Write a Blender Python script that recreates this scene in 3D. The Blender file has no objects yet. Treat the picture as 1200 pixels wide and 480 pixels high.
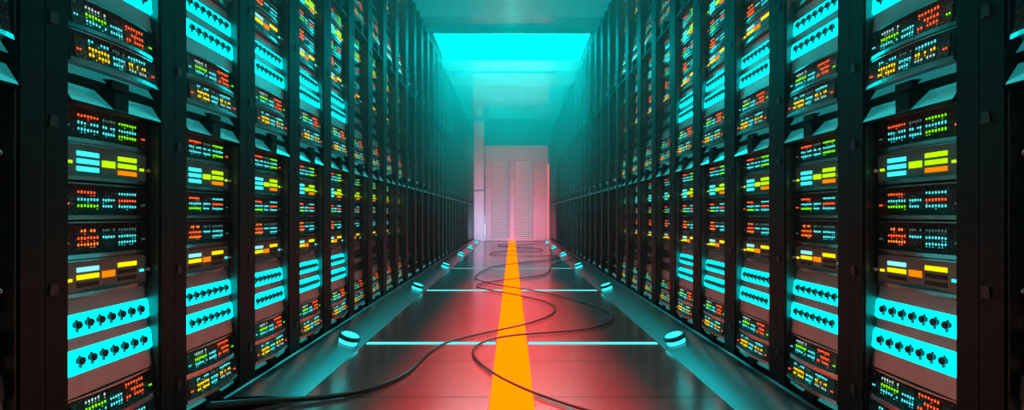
import bpy, math, random
from mathutils import Vector, Matrix
random.seed(7)
SC = bpy.context.scene
COL = SC.collection
PI = math.pi

# ------------------------------------------------------------------ camera maths
F = 560.0            # focal length in pixels of the 1200 px wide frame
EYE = 1.30           # camera height
VPX, VPY = 600.0, 252.0
R = 1.889            # half distance between the two rack fronts
P = 0.7405           # rack pitch along the aisle
T = 1.772            # height of one tier of racks
Z0 = 0.11            # base of the bottom tier
Y1 = 2.304           # centre of the first full bay
NB = 30              # bays 0..NB-1
YEND = 24.04         # back wall
CEIL = 5.71
def depth_on_floor(py, z=0.0): return F * (EYE - z) / (py - VPY)
def at_floor(px, py, z=0.0):
    d = depth_on_floor(py, z)
    return Vector(((px - VPX) * d / F, d, z))

# ------------------------------------------------------------------ materials
def new_mat(name):
    m = bpy.data.materials.new(name); m.use_nodes = True
    nt = m.node_tree; nt.nodes.clear()
    out = nt.nodes.new('ShaderNodeOutputMaterial')
    return m, nt, out
def pbr(name, col, rough=0.4, metal=0.0, spec=0.5, var=0.0, scale=8.0, bump=0.0, stretch=None, rvar=0.0):
    m, nt, out = new_mat(name)
    b = nt.nodes.new('ShaderNodeBsdfPrincipled')
    b.inputs['Base Color'].default_value = (*col, 1); b.inputs['Roughness'].default_value = rough
    b.inputs['Metallic'].default_value = metal; b.inputs['Specular IOR Level'].default_value = spec
    nt.links.new(b.outputs[0], out.inputs[0])
    if var or bump or rvar:
        tc = nt.nodes.new('ShaderNodeTexCoord'); mp = nt.nodes.new('ShaderNodeMapping')
        if stretch: mp.inputs['Scale'].default_value = stretch
        nz = nt.nodes.new('ShaderNodeTexNoise'); nz.inputs['Scale'].default_value = scale
        nz.inputs['Detail'].default_value = 4
        nt.links.new(tc.outputs['Object'], mp.inputs[0]); nt.links.new(mp.outputs[0], nz.inputs['Vector'])
        if var:
            r = nt.nodes.new('ShaderNodeValToRGB')
            r.color_ramp.elements[0].position = .3; r.color_ramp.elements[1].position = .7
            r.color_ramp.elements[0].color = (*[c * (1 - var) for c in col], 1)
            r.color_ramp.elements[1].color = (*[min(1, c * (1 + var)) for c in col], 1)
            nt.links.new(nz.outputs['Fac'], r.inputs[0]); nt.links.new(r.outputs[0], b.inputs['Base Color'])
        if rvar:
            mr = nt.nodes.new('ShaderNodeMapRange')
            mr.inputs['To Min'].default_value = max(0.02, rough - rvar); mr.inputs['To Max'].default_value = rough + rvar
            nt.links.new(nz.outputs['Fac'], mr.inputs[0]); nt.links.new(mr.outputs[0], b.inputs['Roughness'])
        if bump:
            bp = nt.nodes.new('ShaderNodeBump'); bp.inputs['Strength'].default_value = bump
            bp.inputs['Distance'].default_value = 0.01
            nt.links.new(nz.outputs['Fac'], bp.inputs['Height']); nt.links.new(bp.outputs[0], b.inputs['Normal'])
    return m
def glow(name, col, strength=1.0, sample=True):
    m, nt, out = new_mat(name)
    e = nt.nodes.new('ShaderNodeEmission')
    e.inputs[0].default_value = (*col, 1); e.inputs[1].default_value = strength
    nt.links.new(e.outputs[0], out.inputs[0])
    m.cycles.emission_sampling = 'AUTO' if sample else 'NONE'
    return m
def grille_mat():
    m, nt, out = new_mat('perforated_black_grille')
    b = nt.nodes.new('ShaderNodeBsdfPrincipled')
    tc = nt.nodes.new('ShaderNodeTexCoord')
    vo = nt.nodes.new('ShaderNodeTexVoronoi'); vo.inputs['Scale'].default_value = 170
    nt.links.new(tc.outputs['Object'], vo.inputs['Vector'])
    nz = nt.nodes.new('ShaderNodeTexNoise'); nz.inputs['Scale'].default_value = 90; nz.inputs['Detail'].default_value = 5
    nt.links.new(tc.outputs['Object'], nz.inputs['Vector'])
    r = nt.nodes.new('ShaderNodeValToRGB')
    r.color_ramp.elements[0].position = .58; r.color_ramp.elements[0].color = (.008, .011, .011, 1)
    r.color_ramp.elements[1].position = .72; r.color_ramp.elements[1].color = (.32, .30, .29, 1)
    nt.links.new(nz.outputs['Fac'], r.inputs[0]); nt.links.new(r.outputs[0], b.inputs['Base Color'])
    bp = nt.nodes.new('ShaderNodeBump'); bp.inputs['Strength'].default_value = .9; bp.inputs['Distance'].default_value = .006
    nt.links.new(vo.outputs['Distance'], bp.inputs['Height']); nt.links.new(bp.outputs[0], b.inputs['Normal'])
    b.inputs['Roughness'].default_value = .28; b.inputs['Metallic'].default_value = .75
    nt.links.new(b.outputs[0], out.inputs[0])
    return m

M = {}
M['frame'] = pbr('black_powder_coat', (.003, .009, .008), .5, 0, .18, var=.3, scale=20)
M['jamb'] = pbr('dark_grey_steel', (.10, .12, .12), .38, .6, .5, var=.2, scale=15)
M['chassis'] = pbr('dark_chassis_metal', (.05, .055, .055), .38, .8)
M['bezel'] = pbr('brushed_steel', (.50, .49, .50), .24, 1.0, var=.1, scale=30, stretch=(1, 1, 12))
M['grille'] = grille_mat()
M['face'] = pbr('grey_panel_metal', (.22, .24, .23), .36, .7, var=.12, scale=12)
M['plate'] = pbr('patch_panel_metal', (.50, .46, .47), .36, .7, var=.08, scale=10)
M['lip'] = pbr('emissive_lip_metal', (.50, .58, .58), .17, 1.0)
M['plug'] = pbr('dark_teal_plug', (.02, .05, .055), .35, .2)
M['latch'] = pbr('latch_plastic', (.022, .032, .031), .5)
M['unlit'] = pbr('unlit_bar_plastic', (.025, .022, .015), .3)
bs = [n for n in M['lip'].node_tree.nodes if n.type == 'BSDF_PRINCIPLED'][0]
bs.inputs['Emission Color'].default_value = (.05, 1, 1, 1); bs.inputs['Emission Strength'].default_value = .17  # faint teal emission stands in for the ceiling mirrored in the lip
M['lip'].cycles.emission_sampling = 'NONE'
LED = {}
for k, c, s in (('red', (1, .075, .012), 2.6), ('cyan', (.06, .80, .85), 1.7), ('green', (.18, 1, .0), 1.9),
                ('yellow', (1, .62, .0), 2.0), ('orange', (1, .17, .02), 2.4), ('white', (.55, .9, .8), .9),
                ('dim', (.10, .28, .27), .6)):
    LED[k] = glow(k + '_indicator', c, s, False)
BAR = {}
for k, c, s in (('cyan', (.04, .90, .95), 1.5), ('lime', (.42, 1, .0), 1.4), ('yellow', (1, .74, .0), 1.5),
                ('orange', (1, .20, .0), 1.4), ('pale', (.25, .85, .9), 1.2)):
    BAR[k] = glow(k + '_light_bar', c, s)
M['patchglow'] = glow('patch_strip_cyan', (.0, 1, 1), 3.2)

# ------------------------------------------------------------------ mesh builder
class MB:
    def __init__(self, f=None):
        self.v = []; self.fc = []; self.mi = []; self.mats = []; self.f = f
    def m(self, mat):
        if mat not in self.mats: self.mats.append(mat)
        return self.mats.index(mat)
    def add(self, vs, fs, mat):
        b = len(self.v); i = self.m(mat)
        for p in vs: self.v.append(tuple(self.f(p) if self.f else p))
        for f in fs: self.fc.append(tuple(b + k for k in f)); self.mi.append(i)
    def box(self, x0, x1, y0, y1, z0, z1, mat):
        vs = [(x0,y0,z0),(x1,y0,z0),(x1,y1,z0),(x0,y1,z0),(x0,y0,z1),(x1,y0,z1),(x1,y1,z1),(x0,y1,z1)]
        self.add(vs, [(0,3,2,1),(4,5,6,7),(0,1,5,4),(1,2,6,5),(2,3,7,6),(3,0,4,7)], mat)
    def cbox(self, x0, x1, y0, y1, z0, z1, c, mat):
        """box whose front (y0) edges are chamfered by c"""
        vs = [(x0+c,y0,z0+c),(x1-c,y0,z0+c),(x1-c,y0,z1-c),(x0+c,y0,z1-c),
              (x0,y0+c,z0),(x1,y0+c,z0),(x1,y0+c,z1),(x0,y0+c,z1),
              (x0,y1,z0),(x1,y1,z0),(x1,y1,z1),(x0,y1,z1)]
        fs = [(0,1,2,3),(0,4,5,1),(1,5,6,2),(2,6,7,3),(3,7,4,0),(4,8,9,5),(5,9,10,6),(6,10,11,7),(7,11,8,4),(11,10,9,8)]
        self.add(vs, fs, mat)
    def prism(self, poly, a0, a1, axis, mat, side=None):
        """poly: 2D points ccw; axis 'z': (x,y) extruded in z; axis 'x': (y,z) extruded in x; axis 'y': (x,z)"""
        n = len(poly)
        def q(p, a):
            if axis == 'z': return (p[0], p[1], a)
            if axis == 'x': return (a, p[0], p[1])
            return (p[0], a, p[1])
        vs = [q(p, a0) for p in poly] + [q(p, a1) for p in poly]
        self.add(vs, [tuple(range(n))[::-1], tuple(range(n, 2*n))] + [(k, (k+1) % n, n + (k+1) % n, n + k) for k in range(n)], mat)
    def lathe(self, prof, mat, n=24, mtx=None, mats=None):
        """prof: (r,h) rings about local z"""
        vs = []; 
        for r, h in prof:
            for k in range(n):
                a = 2*PI*k/n; p = Vector((r*math.cos(a), r*math.sin(a), h))
                vs.append(tuple(mtx @ p) if mtx else tuple(p))
        for j in range(len(prof)-1):
            mt = mats[j] if mats else mat
            ring = vs[j*n:(j+2)*n]
            self.add(ring, [(k, (k+1) % n, n+(k+1) % n, n+k) for k in range(n)], mt)
        if prof[-1][0] > 0: self.add(vs[-n:], [tuple(range(n))], mats[-1] if mats else mat)
        if prof[0][0] > 0: self.add(vs[:n], [tuple(range(n))[::-1]], mats[0] if mats else mat)
    def mesh(self, name, smooth=False):
        me = bpy.data.meshes.new(name)
        me.from_pydata(self.v, [], self.fc)
        for mt in self.mats: me.materials.append(mt)
        me.polygons.foreach_set('material_index', self.mi)
        if smooth: me.polygons.foreach_set('use_smooth', [True] * len(me.polygons))
        me.update()
        return me
    def merge(self, o):
        b = len(self.v); self.v += o.v
        for f, i in zip(o.fc, o.mi):
            self.fc.append(tuple(b + k for k in f)); self.mi.append(self.m(o.mats[i]))
def link(name, me, parent=None):
    o = bpy.data.objects.new(name, me); COL.objects.link(o)
    if parent: o.parent = parent
    return o
def obj(name, mb, parent=None, smooth=False): return link(name, mb.mesh(name, smooth), parent)
def tag(o, label=None, cat=None, group=None, kind=None):
    if label: o['label'] = label
    if cat: o['category'] = cat
    if group: o['group'] = group
    if kind: o['kind'] = kind
    return o
def empty(name, loc, rz=0):
    o = bpy.data.objects.new(name, None); COL.objects.link(o); o.location = loc; o.rotation_euler = (0, 0, rz)
    o.empty_display_size = .1
    return o
ORD = ['first','second','third','fourth','fifth','sixth','seventh','eighth','ninth','tenth','eleventh','twelfth','thirteenth',
       'fourteenth','fifteenth','sixteenth']

# ------------------------------------------------------------------ the rack: local x = along the rack front (left to right
# for somebody facing it), local -y = towards the aisle, z up; front plane of the posts at y = 0
def arc(s0, s1, ybase, sag, n=14):
    """front edge that bulges by sag towards the aisle"""
    return [(s0 + (s1-s0)*k/n, ybase - sag*(1 - (2*k/n - 1)**2)) for k in range(n+1)]
HALF = .265
def tilt(p):            # the lower third of a rack leans out towards its foot
    x, y, z = p
    return (x, y + .07 - (.82 - z) * .092 - .06, z)
def chassis_profile(yf):
    r = .035; pts = []
    for k in range(6):
        a = PI + (PI/2) * k/5; pts.append((-HALF + r + r*math.cos(a), yf + r + r*math.sin(a)))
    for k in range(6):
        a = 1.5*PI + (PI/2) * k/5; pts.append((HALF - r + r*math.cos(a), yf + r + r*math.sin(a)))
    return pts + [(HALF, .34), (-HALF, .34)]
def chassis(zc, h, f, face):
    mb = MB(f); z0, z1 = zc - h/2, zc + h/2
    prof = chassis_profile(.06)
    mb.prism(prof, z0, z1, 'z', M['chassis'])
    # face plate with rounded corners
    pts = []
    for cx, cz, a0 in ((.205, z0+.032, 1.5*PI), (.205, z1-.026, 0), (-.205, z1-.026, PI/2), (-.205, z0+.032, PI)):
        for k in range(5):
            a = a0 + PI/2*k/4; pts.append((cx + .03*math.cos(a), cz + .018*math.sin(a)))
    mb.prism([(x, z) for x, z in pts], .0600, .0565, 'y', face)
    for sx in (-1, 1):      # corner screws
        for sz in (z0+.03, z1-.025):
            mb.cbox(sx*.243-.004, sx*.243+.004, .062, .075, sz-.004, sz+.004, .001, M['jamb'])
    return mb
def bezel(zc, h, f):
    mb = MB(f); z0, z1 = zc - h/2, zc + h/2
    mb.prism(arc(-.255, .255, .062, .034) + [(.255, .10), (-.255, .10)], z0, z0 + .019, 'z', M['bezel'])
    mb.prism(arc(-.255, .255, .064, .026) + [(.255, .10), (-.255, .10)], z1 - .007, z1, 'z', M['bezel'])
    return mb
ROWS = (.041, .008, -.021)
def cluster(cx, w, zc, cols, f, rng):
    mb = MB(f); n = 7 if w > .1 else 5
    mb.box(cx-w/2-.002, cx+w/2+.002, .0560, .0566, zc-.040, zc+.050, M['grille'])
    for dz, c in zip(ROWS, cols):
        if c is None: continue
        for k in range(n):
            x = cx - w/2 + w*(k + .5)/n
            if rng.random() < .94:
                hh = .0056 * rng.uniform(.75, 1.15); ww = .0030
                z = zc + dz + rng.uniform(-.001, .001)
                mb.cbox(x-ww, x+ww, .0535, .058, z-hh, z+hh, .0008, LED[c])
            if rng.random() < .22:
                z = zc + dz - .0145
                mb.box(x-.0017, x+.0017, .055, .058, z-.0018, z+.0018, LED[c])
    return mb
def small_led(cx, zc, c, f):
    mb = MB(f)
    for k in (-1, 1): mb.cbox(cx + k*.0065 - .0025, cx + k*.0065 + .0025, .054, .058, zc-.004, zc+.004, .001, LED[c])
    return mb
def light_bar(cx, w, zc, h, mat, f=None):
    mb = MB(f); mb.cbox(cx-w/2, cx+w/2, .052, .058, zc-h/2, zc+h/2, .0015, mat); return mb
def knob(cx, zc):
    mb = MB(); mt = Matrix.Translation((cx, .066, zc)) @ Matrix.Rotation(PI/2, 4, 'X')
    mb.lathe([(.013, 0), (.013, .012), (.011, .020), (.006, .0245), (.002, .0255)], M['bezel'], 14, mt); return mb

def rack_parts(rng):
    """tree of (name, MB, [children], smooth)"""
    tree = []
    # frame
    fr = MB()
    for sx in (-1, 1):
        a, b = (.270, .3700) if sx > 0 else (-.3700, -.270)
        fr.prism([(a+.003, 0), (b-.001, 0), (b, .001), (b, .56), (a, .56), (a, .003)], 0, T - .001, 'z', M['frame'])
        j0, j1 = (.262, .270) if sx > 0 else (-.270, -.262)
        fr.box(j0 if sx > 0 else j0, j1, .012, .40, .09, T - .10, M['jamb'])
    fr.box(-.27, .27, .385, .40, .09, T - .01, M['frame'])
    fr.box(-.27, .27, .10, .40, T - .012, T - .001, M['frame'])
    lat = []
    for z in (.23, .885, 1.578):
        lb = MB()
        lb.prism([(-.357, z-.023), (-.319, z-.023), (-.324, z+.023), (-.352, z+.023)], 0.0, -.007, 'y', M['latch'])
        lat.append(('latch', lb, [], False))
    tree.append(('frame', fr, lat, False))
    Lw, Cw = .115, .074
    def server(zc, h, f, left, mid, right, stl, strr):
        kids = [('bezel', bezel(zc, h, f), [], False)]
        for cx, w, cols in ((-.112, Lw, left), (0, Cw, mid), (.112, Lw, right)):
            kids.append(('indicator_cluster', cluster(cx, w, zc, cols, f, rng), [], False))
        for cx, c in ((-.215, stl), (.215, strr)):
            if c: kids.append(('status_light', small_led(cx, zc - .012, c, f), [], False))
        tree.append(('server', chassis(zc, h, f, M['grille']), kids, False))
    def status(zc, left, mid, right, ll, lr):
        h = .166; kids = [('bezel', bezel(zc, h, None), [], False)]
        for dz, l, r in zip((.038, .004, -.031), left, right):
            kids.append(('light_bar', light_bar(-.112, .114, zc+dz, .0215, BAR.get(l, M['unlit'])), [], False))
            kids.append(('light_bar', light_bar(.112, .114, zc+dz, .0215, BAR.get(r, M['unlit'])), [], False))
        kids.append(('light_bar', light_bar(0, .072, zc+.003, .031, BAR[mid]), [], False))
        kids.append(('status_light', light_bar(-.205, .026, zc-.004, .013, BAR[ll]), [], False))
        kids.append(('status_light', light_bar(.205, .026, zc-.004, .013, BAR[lr]), [], False))
        for sx in (-1, 1): kids.append(('knob', knob(sx*.248, zc-.004), [], True))
        tree.append(('status_panel', chassis(zc, h, None, M['face']), kids, False))
    zl = lambda z: z - Z0
    server(zl(1.710), .166, None, ('red','cyan','cyan'), ('dim','cyan','cyan'), ('green','cyan','green'), 'dim', 'red')
    status(zl(1.541), ('cyan','cyan','cyan'), 'lime', ('lime','lime','orange'), 'lime', 'lime')
    server(zl(1.364), .166, None, ('red','cyan','green'), (None,'cyan','cyan'), ('cyan','red','cyan'), 'red', 'dim')
    server(zl(1.188), .166, None, ('orange','red','orange'), ('dim','cyan',None), ('dim','cyan','cyan'), 'dim', 'dim')
    status(zl(1.016), ('pale','yellow',None), 'orange', ('yellow',None,None), 'yellow', 'cyan')
    # patch panel, leaning
    pp = MB(tilt); zb, zt = zl(.500), zl(.925)
    prof = chassis_profile(.06)
    strips = ((zl(.858), zl(.757)), (zl(.703), zl(.594)))
    bands = [(zt, strips[0][0]), (strips[0][1], strips[1][0]), (strips[1][1], zb)]
    pp.prism(chassis_profile(.085), zb, zt, 'z', M['plate'])
    for z1, z0 in bands: pp.prism(prof, z0, z1, 'z', M['plate'])
    kids = []
    for z1, z0 in strips:
        st = MB(tilt)
        st.prism([(-.252, .0845), (-.247, .052), (.247, .052), (.252, .0845)], z0+.010, z1-.010, 'z', M['patchglow'])
        st.prism([(-.252, .0845), (-.247, .060), (.247, .060), (.252, .0845)], z0+.001, z1-.001, 'z', M['patchglow'])
        kids.append(('light_strip', st, [], False))
        for k in range(7):
            pl = MB(tilt); cx = (k-3)*.0605; zc = z0*.45 + z1*.55
            mt = Matrix.Translation((cx, .053, zc)) @ Matrix.Rotation(PI/2, 4, 'X')
            pl.lathe([(.016, 0), (.016, .006), (.010, .007), (.010, .011), (.0185, .012), (.0185, .020), (.012, .024), (.004, .025)], M['plug'], 12, mt)
            pl.box(cx-.0025, cx+.0025, .040, .053, zc-.032, zc-.008, M['plug'])
            pl.lathe([(.006, 0), (.005, .016)], M['plug'], 8, Matrix.Translation((cx, .046, zc + .008)))
            kids.append(('plug', pl, [], False))
    tree.append(('patch_panel', pp, kids, False))
    server(zl(.420), .150, tilt, ('white','green','cyan'), (None,'cyan','cyan'), ('red','red','red'), 'cyan', 'green')
    server(zl(.268), .146, tilt, ('cyan','yellow','yellow'), ('dim','cyan','cyan'), ('cyan','yellow','white'), 'red', 'red')
    # foot ledge: dark curved bar with a polished sloping lip behind it
    fl = MB()
    fl.prism(arc(-.261, .261, .052, .014) + [(.261, .10), (-.261, .10)], 0.0, .038, 'z', M['frame'])
    n = 14; a0 = arc(-.261, .261, .034, .016, n); a1 = [(s, y + .046) for s, y in arc(-.261, .261, .034, .012, n)]
    vs = [(s, y, .036) for s, y in a0] + [(s, y, .110) for s, y in a1]
    fl.add(vs, [(k, k+1, n+2+k, n+1+k) for k in range(n)], M['lip'])
    fl.prism([(-.05, -.002), (.05, -.002), (.08, .08), (-.08, .08)], .020, .058, 'z', M['frame'])
    tree.append(('foot_ledge', fl, [], False))
    # top fascia: polished sloping strip with a dark bracket in its middle
    tf = MB(); zt = T - .004
    tf.add([(-.261, -.006, zt-.080), (.261, -.006, zt-.080), (.261, .044, zt), (-.261, .044, zt)], [(0, 1, 2, 3)], M['lip'])
    tf.box(-.261, .261, .046, .10, zt-.080, zt-.002, M['frame'])
    tf.box(-.261, .261, -.005, .046, zt-.088, zt-.080, M['frame'])
    tf.prism([(-.040, -.008), (.040, -.008), (.10, .05), (-.10, .05)], zt-.079, zt, 'z', M['frame'])
    tree.append(('top_fascia', tf, [], False))
    return tree

TREE = rack_parts(random.Random(3))
def bake(node):          # node -> (name, mesh, [child nodes])
    name, mb, kids, sm = node
    return (name, mb.mesh(name, sm), [bake(k) for k in kids])
FULL = [bake(n) for n in TREE]
DEEP = ('server', 'status_panel', 'patch_panel')     # racks far down the aisle carry their units further in
MID = []
ONE = MB()
for name, mb, kids, sm in TREE:
    j = MB(); j.merge(mb)
    for k in kids: j.merge(k[1])
    MID.append((name, j.mesh(name + '_whole'), []))
    if name in DEEP: j.v = [(x, y + .055, z) for x, y, z in j.v]
    ONE.merge(j)
ONE_ME = ONE.mesh('server_rack')
def unlit(node):
    name, mb, kids, sm = node
    mb.mats = [M['unlit'] if 'glow' in m.name or 'cyan' in m.name or m.name.endswith('_light_bar') or m.name.endswith('_indicator') else m for m in mb.mats]
    for k in kids: unlit(k)
for n in TREE: unlit(n)
DARK = [bake(n) for n in TREE]
DARK_ONE = ONE_ME.copy(); DARK_ONE.name = 'server_rack'
for q, mt in enumerate(DARK_ONE.materials):
    if 'glow' in mt.name or mt.name.startswith('patch_strip') or mt.name.endswith('_light_bar') or mt.name.endswith('_indicator'): DARK_ONE.materials[q] = M['unlit']
MIDOFF = []
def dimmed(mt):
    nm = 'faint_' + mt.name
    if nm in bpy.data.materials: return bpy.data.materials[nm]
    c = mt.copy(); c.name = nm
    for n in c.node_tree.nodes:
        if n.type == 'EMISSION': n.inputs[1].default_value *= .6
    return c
for name, me, kids in MID:
    if name == 'patch_panel':
        me = me.copy()
        for q, mt in enumerate(me.materials):
            if mt == M['patchglow']: me.materials[q] = M['unlit']
    else: me = me.copy()
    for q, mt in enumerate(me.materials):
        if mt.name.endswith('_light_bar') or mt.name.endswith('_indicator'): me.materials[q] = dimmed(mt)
    MIDOFF.append((name, me, kids))
TIER = ['bottom', 'middle', 'top']
def spawn(nodes, parent, deep=0):
    for name, me, kids in nodes:
        o = link(name, me, parent)
        if deep and name in DEEP: o.location = (0, deep, 0)
        spawn(kids, o)
for side in (-1, 1):
    sname = 'left' if side < 0 else 'right'
    for t in range(3):
        for k in range(NB):
            if t == 2 and k < 4: continue           # above the frame
            yc = Y1 + (k - 1) * P
            loc = (side * R, yc, Z0 + t * T); rz = PI/2 if side < 0 else -PI/2
            if k < 15: where = ORD[k] + ' from the front'
            else: where = ORD[NB - 1 - k] + ' from the end door'
            lab = f'{"unlit black server rack" if k == 0 or k > 9 else "black server rack with coloured lights"}, {sname} row, {TIER[t]} tier, {where}'
            grp = f'server racks in the {TIER[t]} tier of the {sname} row'
            if k <= 4 or (k == 5 and t < 2):
                o = empty('server_rack', loc, rz); spawn(DARK if k == 0 else FULL, o)
            elif k <= 9:
                o = empty('server_rack', loc, rz); spawn(MID if k < 6 else MIDOFF, o, 0 if k < 6 else .03 + .006 * (k - 6))
            else:
                o = link('server_rack', DARK_ONE); o.location = loc; o.rotation_euler = (0, 0, rz)
            tag(o, lab, 'server rack', grp)

# ------------------------------------------------------------------ setting
def floor_mat():
    m, nt, out = new_mat('dark_glossy_floor_plates')
    b = nt.nodes.new('ShaderNodeBsdfPrincipled'); nt.links.new(b.outputs[0], out.inputs[0])
    tc = nt.nodes.new('ShaderNodeTexCoord'); mp = nt.nodes.new('ShaderNodeMapping')
    nt.links.new(tc.outputs['Object'], mp.inputs[0])
    sep = nt.nodes.new('ShaderNodeSeparateXYZ'); nt.links.new(tc.outputs['Object'], sep.inputs[0])
    # seams across the aisle every .855 m
    md = nt.nodes.new('ShaderNodeMath'); md.operation = 'PINGPONG'; md.inputs[1].default_value = .4275
    ad = nt.nodes.new('ShaderNodeMath'); ad.operation = 'ADD'; ad.inputs[1].default_value = .0
    nt.links.new(sep.outputs['Y'], ad.inputs[0]); nt.links.new(ad.outputs[0], md.inputs[0])
    lt = nt.nodes.new('ShaderNodeMath'); lt.operation = 'LESS_THAN'; lt.inputs[1].default_value = .006
    nt.links.new(md.outputs[0], lt.inputs[0])
    mp.inputs['Scale'].default_value = (.6, .6, 1)
    nz = nt.nodes.new('ShaderNodeTexNoise'); nz.inputs['Scale'].default_value = 2.2; nz.inputs['Detail'].default_value = 3
    nt.links.new(mp.outputs[0], nz.inputs['Vector'])
    mr = nt.nodes.new('ShaderNodeMapRange'); mr.inputs['To Min'].default_value = .16; mr.inputs['To Max'].default_value = .22
    nt.links.new(nz.outputs['Fac'], mr.inputs[0]); nt.links.new(mr.outputs[0], b.inputs['Roughness'])
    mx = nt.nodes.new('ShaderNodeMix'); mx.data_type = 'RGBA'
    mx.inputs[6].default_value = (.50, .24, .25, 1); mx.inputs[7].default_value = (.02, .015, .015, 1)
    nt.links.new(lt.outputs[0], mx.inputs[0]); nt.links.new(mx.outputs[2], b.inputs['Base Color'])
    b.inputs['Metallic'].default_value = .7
    return m
M['floor'] = floor_mat()
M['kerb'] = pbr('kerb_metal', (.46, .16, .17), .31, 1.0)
M['ceil'] = pbr('emissive_ceiling_panels', (.07, .55, .56), .28, .1, .5, var=.05, scale=2)
M['ceilemit'] = pbr('unseen_emissive_ceiling', (.05, .5, .5), .28, .1, .5)  # added glow over the near aisle, unseen, feeds the ledge reflections
M['ceilrec'] = pbr('recessed_emissive_panels', (.05, .45, .46), .13, .1, .5, var=.05, scale=2)
for mm, ee in (('ceil', .27), ('ceilemit', .55), ('ceilrec', .15)):
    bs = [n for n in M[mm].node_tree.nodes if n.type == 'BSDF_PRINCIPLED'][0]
    bs.inputs['Emission Color'].default_value = (0, 1, 1, 1); bs.inputs['Emission Strength'].default_value = ee  # teal light put into the ceiling material, weaker in the recesses
M['wall'] = pbr('dark_wall_paint', (.06, .07, .07), .6, var=.15, scale=3)
M['backwall'] = pbr('end_wall_metal', (.03, .34, .36), .40, .4, var=.05, scale=2)
M['doorm'] = pbr('door_metal', (.52, .45, .48), .55, .2, var=.05, scale=2)
M['pil'] = pbr('pale_jamb_panel', (.70, .72, .80), .5, .1, var=.04, scale=2)

KERB = [(1.490, .0)]
for k in range(16):
    a_ = 27 - 22 * (k/15)**1.6
    KERB.append((KERB[-1][0] + .024, KERB[-1][1] + .024 * math.tan(math.radians(a_)) * .82))
KZ = lambda x: next(z0 + (z1-z0)*(x-x0)/(x1-x0) for (x0, z0), (x1, z1) in zip(KERB, KERB[1:]) if x0 <= x <= x1)
KERB += [(R - .008, KERB[-1][1] + .008), (R + .010, KERB[-1][1] + .008)]
def struct(name, mb): return tag(obj(name, mb), kind='structure')
YB = -.4
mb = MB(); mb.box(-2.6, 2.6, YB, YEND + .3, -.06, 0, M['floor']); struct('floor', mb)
for side, nm in ((-1, 'left'), (1, 'right')):
    mb = MB(); x0, x1 = sorted((side * 2.47, side * 2.6))
    mb.box(x0, x1, YB, YEND + .3, 0, CEIL + .6, M['wall']); struct('wall_' + nm, mb)
    # plinth under the racks
    mb = MB(); x0, x1 = sorted((side * (R + .012), side * 2.47))
    mb.box(x0, x1, .4, YEND, 0, Z0, M['frame']); struct('baseboard_' + nm, mb)
    # sloping metal kerb
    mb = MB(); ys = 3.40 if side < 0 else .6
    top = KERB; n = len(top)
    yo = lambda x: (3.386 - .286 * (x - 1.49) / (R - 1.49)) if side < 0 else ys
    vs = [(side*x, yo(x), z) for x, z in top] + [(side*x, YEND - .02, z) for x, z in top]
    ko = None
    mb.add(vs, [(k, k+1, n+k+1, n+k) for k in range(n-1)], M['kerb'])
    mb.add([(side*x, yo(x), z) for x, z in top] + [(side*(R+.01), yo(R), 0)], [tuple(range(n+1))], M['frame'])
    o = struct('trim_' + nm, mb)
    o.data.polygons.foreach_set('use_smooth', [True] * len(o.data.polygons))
# ceiling in stepped bands
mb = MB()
def cband(y0, y1, z): mb.box(-2.47, 2.47, y0, y1, z, CEIL + .6, M['ceilemit' if y1 < 9.6 else 'ceilrec' if z > 5.725 else 'ceil'])
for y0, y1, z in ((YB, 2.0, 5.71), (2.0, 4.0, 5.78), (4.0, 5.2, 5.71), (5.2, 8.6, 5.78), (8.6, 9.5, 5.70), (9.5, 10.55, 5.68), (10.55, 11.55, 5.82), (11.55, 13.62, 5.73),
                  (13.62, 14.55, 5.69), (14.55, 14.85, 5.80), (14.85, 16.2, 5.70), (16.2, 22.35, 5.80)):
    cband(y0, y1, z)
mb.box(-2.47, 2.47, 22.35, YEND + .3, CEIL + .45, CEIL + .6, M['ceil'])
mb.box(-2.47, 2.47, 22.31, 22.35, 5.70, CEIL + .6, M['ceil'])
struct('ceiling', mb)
# luminous ceiling panel
M['panelglow'] = glow('ceiling_panel_cyan', (.0, 1, 1), 18.0)
t = empty('ceiling_light', (0, 12.58, 5.72))
a = MB(); a.box(-1.90, 1.90, -.985, .985, -.012, .006, M['panelglow']); obj('diffuser', a, t)
a = MB()
for x0, x1, y0, y1 in ((-1.94, -1.90, -1.02, 1.02), (1.90, 1.94, -1.02, 1.02), (-1.90, 1.90, -1.02, -.985), (-1.90, 1.90, .985, 1.02)):
    a.box(x0, x1, y0, y1, -.02, .008, M['jamb'])
obj('frame', a, t)
tag(t, 'wide glowing cyan ceiling panel between the two rack rows', 'ceiling light')
# back wall, with the door
mb = MB(); mb.box(-2.47, 2.47, YEND, YEND + .25, 0, CEIL + .6, M['backwall']); struct('wall_back', mb)
SB = YEND / F
def bx(px): return (px - VPX) * SB
def bz(py): return EYE - (py - VPY) * SB
d = tag(empty('door_1', (0, YEND, 0)), kind='structure')
a = MB(); fx0, fx1, ft = bx(569.3), bx(641), bz(172)
a.cbox(fx0, fx1, -.07, 0, 0.01, ft, .02, M['doorm']); obj('door_leaf', a, d)
a = MB()
for x0, x1, z0, z1 in ((fx0-.05, fx0, 0, ft+.05), (fx1, fx1+.05, 0, ft+.05), (fx0, fx1, ft, ft+.05)): a.cbox(x0, x1, -.11, 0, z0, z1, .01, M['pil'])
obj('door_frame', a, d)
M['screen'] = pbr('perforated_panel_metal', (.30, .26, .30), .6, .1)
a = MB(); px0, px1, pz0, pz1 = bx(576), bx(624.5), .14, bz(189)
a.cbox(px0, px1, -.10, -.07, pz0, pz1, .008, M['screen']); obj('perforated_panel', a, d)
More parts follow.
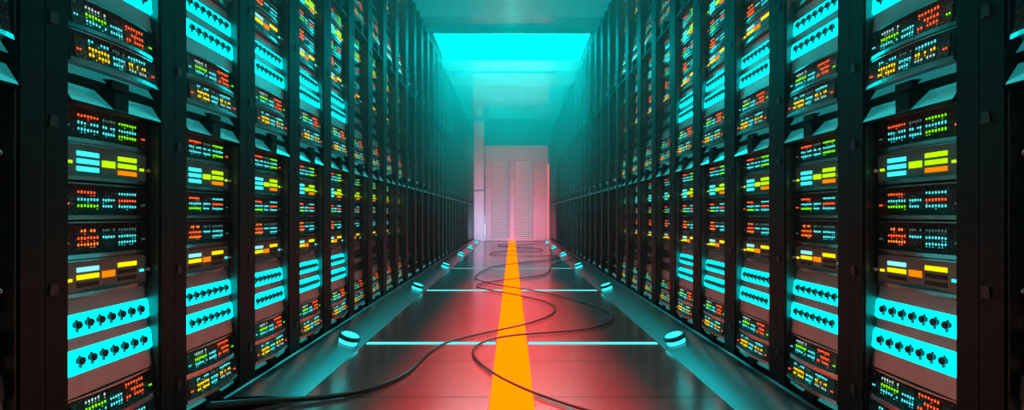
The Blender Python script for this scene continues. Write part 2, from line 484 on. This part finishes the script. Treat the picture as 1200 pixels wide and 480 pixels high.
def dot_mat():
    m, nt, out = new_mat('lit_perforations')
    e = nt.nodes.new('ShaderNodeEmission'); tc = nt.nodes.new('ShaderNodeTexCoord'); sp = nt.nodes.new('ShaderNodeSeparateXYZ')
    mr = nt.nodes.new('ShaderNodeMapRange'); mr.inputs['From Min'].default_value = px0; mr.inputs['From Max'].default_value = px1
    r = nt.nodes.new('ShaderNodeValToRGB'); el = r.color_ramp.elements
    el[0].position = 0; el[0].color = (.75, .55, .58, 1); el[1].position = 1; el[1].color = (.25, .60, .70, 1)
    for p, c in ((.3, (.50, .62, .70, 1)), (.42, (.20, .42, .60, 1)), (.58, (.85, .55, .55, 1)), (.8, (.60, .60, .62, 1))):
        n = el.new(p); n.color = c
    nt.links.new(tc.outputs['Object'], sp.inputs[0]); nt.links.new(sp.outputs['X'], mr.inputs[0]); nt.links.new(mr.outputs[0], r.inputs[0])
    nt.links.new(r.outputs[0], e.inputs[0]); e.inputs[1].default_value = 1.3
    nt.links.new(e.outputs[0], out.inputs[0]); m.cycles.emission_sampling = 'NONE'
    return m
M['dots'] = dot_mat()
for x0, x1, nc in ((bx(576.6), bx(597), 9), (bx(603.6), bx(624), 9)):
    a = MB(); nr = 38
    for i in range(nc):
        for j in range(nr):
            cx = x0 + (x1-x0)*(i+.5)/nc; cz = pz0 + (pz1-pz0)*(j+.5)/nr
            a.cbox(cx-.021, cx+.021, -.106, -.099, cz-.021, cz+.021, .004, M['dots'])
    obj('lit_dot_grid', a, d)
a = MB(); a.cbox(bx(597.6), bx(603), -.115, -.09, .1, pz1 - .01, .006, M['doorm']); obj('centre_stile', a, d)
# pale jamb panels left of the door, thin pipe, red strip right of it
mb = MB()
for z0, z1 in ((.0, bz(223.6)), (bz(222.6), bz(150)+.35)): mb.cbox(bx(555.5), bx(567.2), YEND-.16, YEND, z0, z1, .012, M['pil'])
struct('trim_1', mb)
a = MB(); a.lathe([(.016, 0), (.016, 5.9)], M['bezel'], 10, Matrix.Translation((bx(568.4), YEND-.20, 0)))
tag(obj('pipe', a), 'thin pale vertical pipe left of the end door', 'pipe')
M['redstrip'] = glow('red_strip', (1, .10, .08), 1.8)
t = empty('strip_light', (bx(642.6), YEND, 0))
a = MB(); a.box(-.035, .035, -.10, 0, .05, bz(192), M['jamb']); obj('housing', a, t)
a = MB(); a.cbox(-.022, .022, -.115, -.10, .05, bz(193), .004, M['redstrip']); obj('diffuser', a, t)
tag(t, 'thin upright red light strip right of the end door', 'strip light')

# ------------------------------------------------------------------ floor lights
M['orange'] = glow('orange_floor_line', (1, .094, .0), 4.0)
m = M['orange']
t = empty('floor_light_strip', (-.002, 12.6, 0))
a = MB(); a.cbox(-.153, .153, -11.6, 11.38, .002, .010, .001, M['orange']); obj('diffuser', a, t)
a = MB(); M['redtrim'] = pbr('red_edge_trim', (.45, .05, .02), .35, .3)
for sx in (-1, 1): a.box(min(sx*.153, sx*.162), max(sx*.153, sx*.162), -11.6, 11.38, .001, .008, M['redtrim'])
obj('edge_trim', a, t)
tag(t, 'long glowing orange line down the middle of the floor', 'floor light')
M['cross'] = glow('cyan_floor_line', (.13, 1, 1), 1.1)
M['crossfar'] = glow('faint_cyan_floor_line', (.25, .9, .95), .55)
ROWY = [4.853 + k*3.42 for k in range(3)]
for k, y in enumerate(ROWY):
    for side, nm in ((-1, 'left'), (1, 'right')):
        a = MB(); x0, x1 = sorted((side*.168, side*1.472)); a.cbox(x0, x1, y-.036, y+.036, .001, .005, .002, M['cross' if k < 2 else 'crossfar'])
        tag(obj('floor_light_bar', a), f'glowing cyan floor bar {nm} of the orange line, {ORD[k]} from the front', 'floor light',
            'cyan bars across the floor')
# kerb lamps
M['lampglow'] = glow('lamp_cyan', (.02, 1, 1), 3.0)
M['lampbase'] = glow('lamp_underglow', (.03, .9, .92), 1.7)
M['rim'] = pbr('lamp_rim', (.03, .22, .23), .35, .5)
ang = math.atan2(KZ(1.66) - KZ(1.58), .08)
def lamp_meshes():
    b = MB(); b.lathe([(.090, -.012), (.090, .040)], M['lampbase'], 32)
    r = MB(); r.lathe([(.088, .038), (.100, .038), (.107, .045), (.107, .072), (.101, .080), (.088, .082), (.084, .076), (.084, .06)], M['rim'], 32)
    l = MB(); l.lathe([(.084, .060), (.084, .074), (.078, .0795), (.05, .083), (.0, .085)], M['lampglow'], 32)
    return [('base', b.mesh('base', True), []), ('rim', r.mesh('rim', False), []), ('lens', l.mesh('lens', True), [])]
LAMP = lamp_meshes()
for k in range(6):
    y = 4.71 + k*3.42
    for side, nm in ((-1, 'left'), (1, 'right')):
        x = 1.618; z = KZ(x)
        o = empty('kerb_lamp', (side*x, y, z)); o.rotation_euler = (0, -side*ang, 0)
        spawn(LAMP, o)
        tag(o, f'round glowing cyan lamp on the {nm} kerb, {ORD[k]} from the front', 'lamp', f'lamps along the {nm} kerb')

# ------------------------------------------------------------------ cables
M['cable'] = pbr('black_cable_rubber', (.022, .014, .014), .30, 0, .6)
def cable(name, pts, r, label, thick=0):
    cu = bpy.data.curves.new(name, 'CURVE'); cu.dimensions = '3D'; cu.bevel_depth = r; cu.bevel_resolution = 3
    cu.resolution_u = 6; cu.use_fill_caps = True
    sp = cu.splines.new('NURBS'); sp.points.add(len(pts) - 1); sp.order_u = 4; sp.use_endpoint_u = True
    for q, p in zip(sp.points, pts): q.co = (*p, 1); q.radius = 1 + 1.1 * max(0, min(1, (4.2 - p.y) / 1.2)) * thick
    cu.materials.append(M['cable'])
    tmp = bpy.data.objects.new(name, cu); COL.objects.link(tmp)
    dg = bpy.context.evaluated_depsgraph_get()
    me = bpy.data.meshes.new_from_object(tmp.evaluated_get(dg)); me.name = name
    bpy.data.objects.remove(tmp)
    me.polygons.foreach_set('use_smooth', [True] * len(me.polygons))
    o = link(name, me); tag(o, label, 'cable', 'cables on the floor'); return o
RC = .010
def fl(pxs, lift=0.0):
    out = []
    for x, y in pxs:
        p = at_floor(x, y, RC + .011 + lift)
        for _ in range(6):
            ax = abs(p.x); z = RC + .011 + lift if ax <= 1.48 else RC + KZ(min(max(ax, 1.491), 1.86)) + .006
            p = at_floor(x, y, z)
        out.append(p)
    return out
A = [Vector((-1.815, 2.86, .165)), Vector((-1.77, 3.0, .12))] + fl([(300, 469), (340, 468), (376, 466), (412, 461), (444, 453), (470, 442), (486, 430), (498, 416), (514, 404), (538, 396), (583, 386.5), (616, 380), (643, 371), (654, 362),
     (645, 354), (621, 348.5), (589, 342), (566, 338.5), (556.5, 335), (561, 332), (589, 327.5), (616, 325), (635, 323), (644, 319), (643, 313.5), (652, 308), (664, 305.2), (672, 304)])
cable('cable', A, RC, 'black cable snaking over the orange line to the foot of the left racks', 1)
B = fl([(712, 486), (680, 478.5), (655, 470.5), (627, 460.5), (600, 449), (577.5, 437), (560, 424), (552, 412), (557, 404.5), (575, 396.5), (602, 392), (640, 389.5), (680, 387), (706, 382), (720, 374.5), (717, 367), (702.6, 359.4), (675.5, 351), (640, 343),
     (608, 337), (580.6, 333.7), (562, 330), (555, 325.5), (559, 320), (572.5, 313.4), (589, 310), (621, 306.6), (650, 303.3), (656, 301.6), (650, 299.8), (634, 298.9), (608, 299), (584, 299), (572, 297.5), (575, 295.6), (589, 294), (606, 293.2), (625, 294.6), (640, 293.4), (632, 290.4), (612, 289.4), (590, 288.4), (580, 287), (590, 285.8), (610, 286.4), (628, 285.4), (640, 284)], .002)
for q in range(len(B)):
    if q > 4 and min((B[q] - a_).length for a_ in A) < .22: B[q] = B[q] + Vector((0, 0, .022))
cable('cable', B, RC, 'black cable looping over the orange line and running off the bottom edge')

# ------------------------------------------------------------------ lights
def area(name, loc, target, sx, sy, col, power):
    l = bpy.data.lights.new(name, 'AREA'); l.shape = 'RECTANGLE'; l.size = sx; l.size_y = sy
    l.color = col; l.energy = power
    o = bpy.data.objects.new(name, l); COL.objects.link(o); o.location = loc
    o.rotation_euler = (Vector(target) - Vector(loc)).to_track_quat('-Z', 'Y').to_euler()
    return o
def spot(name, loc, target, ang, blend, col, power, rad=.15):
    l = bpy.data.lights.new(name, 'SPOT'); l.spot_size = math.radians(ang); l.spot_blend = blend
    l.color = col; l.energy = power; l.shadow_soft_size = rad
    o = bpy.data.objects.new(name, l); COL.objects.link(o); o.location = loc
    o.rotation_euler = (Vector(target) - Vector(loc)).to_track_quat('-Z', 'Y').to_euler()
    return o
spot('end_light', (-1.2, 19.6, .45), (-.8, 24.0, 1.7), 100, 1, (.62, .68, 1), 400, .1)
spot('end_light', (1.2, 19.6, .45), (.7, 24.0, 1.5), 100, 1, (1, .16, .26), 520, .1)
spot('end_light', (-.6, 17.2, 5.55), (-.2, 24.0, .4), 70, 1, (.80, .55, .75), 450)  # added high fill for the end door, no fixture there
def wash(loc, target, sy, spread, col, power):  # unseen red lamps added to imitate the halo beside the orange line
    l = bpy.data.lights.new('added_red_wash', 'AREA'); l.shape = 'RECTANGLE'; l.size = .12; l.size_y = sy
    l.color = col; l.energy = power; l.spread = math.radians(spread)
    o = bpy.data.objects.new('added_red_wash', l); COL.objects.link(o); o.location = loc
    o.rotation_euler = (Vector(target) - Vector(loc)).to_track_quat('-Z', 'Y').to_euler()
wash((0, 5.2, 5.6), (0, 5.2001, 0), 8.6, 22, (1, .03, .02), 240)
wash((0, 5.2, 5.62), (0, 5.2001, 0), 8.6, 60, (1, .22, .17), 18)  # added wide red fill for kerbs and rack feet
spot('added_red_wash', (0, 9.4, 5.55), (0, 15.5, 0), 24, 1.0, (1, .10, .12), 5000)  # added unseen spot, carries the red halo further down the aisle

# ------------------------------------------------------------------ haze
w = bpy.data.worlds.new('world'); SC.world = w; w.use_nodes = True
nt = w.node_tree; nt.nodes.clear(); wo = nt.nodes.new('ShaderNodeOutputWorld')
bg = nt.nodes.new('ShaderNodeBackground'); bg.inputs[0].default_value = (0, .004, .004, 1); bg.inputs[1].default_value = 1
nt.links.new(bg.outputs[0], wo.inputs['Surface'])
HAZE = True
if HAZE:
    vs = nt.nodes.new('ShaderNodeVolumeScatter'); vs.inputs['Color'].default_value = (.0, 1, 1, 1)
    vs.inputs['Anisotropy'].default_value = .3
    ge = nt.nodes.new('ShaderNodeNewGeometry'); sp = nt.nodes.new('ShaderNodeSeparateXYZ')
    mr = nt.nodes.new('ShaderNodeMapRange'); mr.interpolation_type = 'SMOOTHSTEP'
    mr.inputs['From Min'].default_value = .8; mr.inputs['From Max'].default_value = 6.2
    mr.inputs['To Min'].default_value = .0; mr.inputs['To Max'].default_value = .135
    nt.links.new(ge.outputs['Position'], sp.inputs[0]); nt.links.new(sp.outputs['Z'], mr.inputs[0])
    nt.links.new(mr.outputs[0], vs.inputs['Density'])
    nt.links.new(vs.outputs[0], wo.inputs['Volume'])

# ------------------------------------------------------------------ camera
cd = bpy.data.cameras.new('camera'); cam = bpy.data.objects.new('camera', cd); COL.objects.link(cam)
cd.sensor_fit = 'HORIZONTAL'; cd.sensor_width = 36.0; cd.lens = 36.0 * F / 1200.0
cam.location = (0, 0, EYE); cam.rotation_euler = (PI/2, 0, 0)
cd.shift_x = 0; cd.shift_y = (VPY - 240.0) / 1200.0
cd.clip_start = .02; cd.clip_end = 200
SC.camera = cam
SC.view_settings.view_transform = 'Standard'; SC.view_settings.look = 'None'
SC.view_settings.exposure = 0; SC.view_settings.gamma = 1
cy = SC.cycles
cy.use_denoising = True; cy.max_bounces = 6; cy.diffuse_bounces = 2; cy.glossy_bounces = 4; cy.volume_bounces = 0
cy.sample_clamp_indirect = 4.0; cy.sample_clamp_direct = 0
cy.caustics_reflective = False; cy.caustics_refractive = False
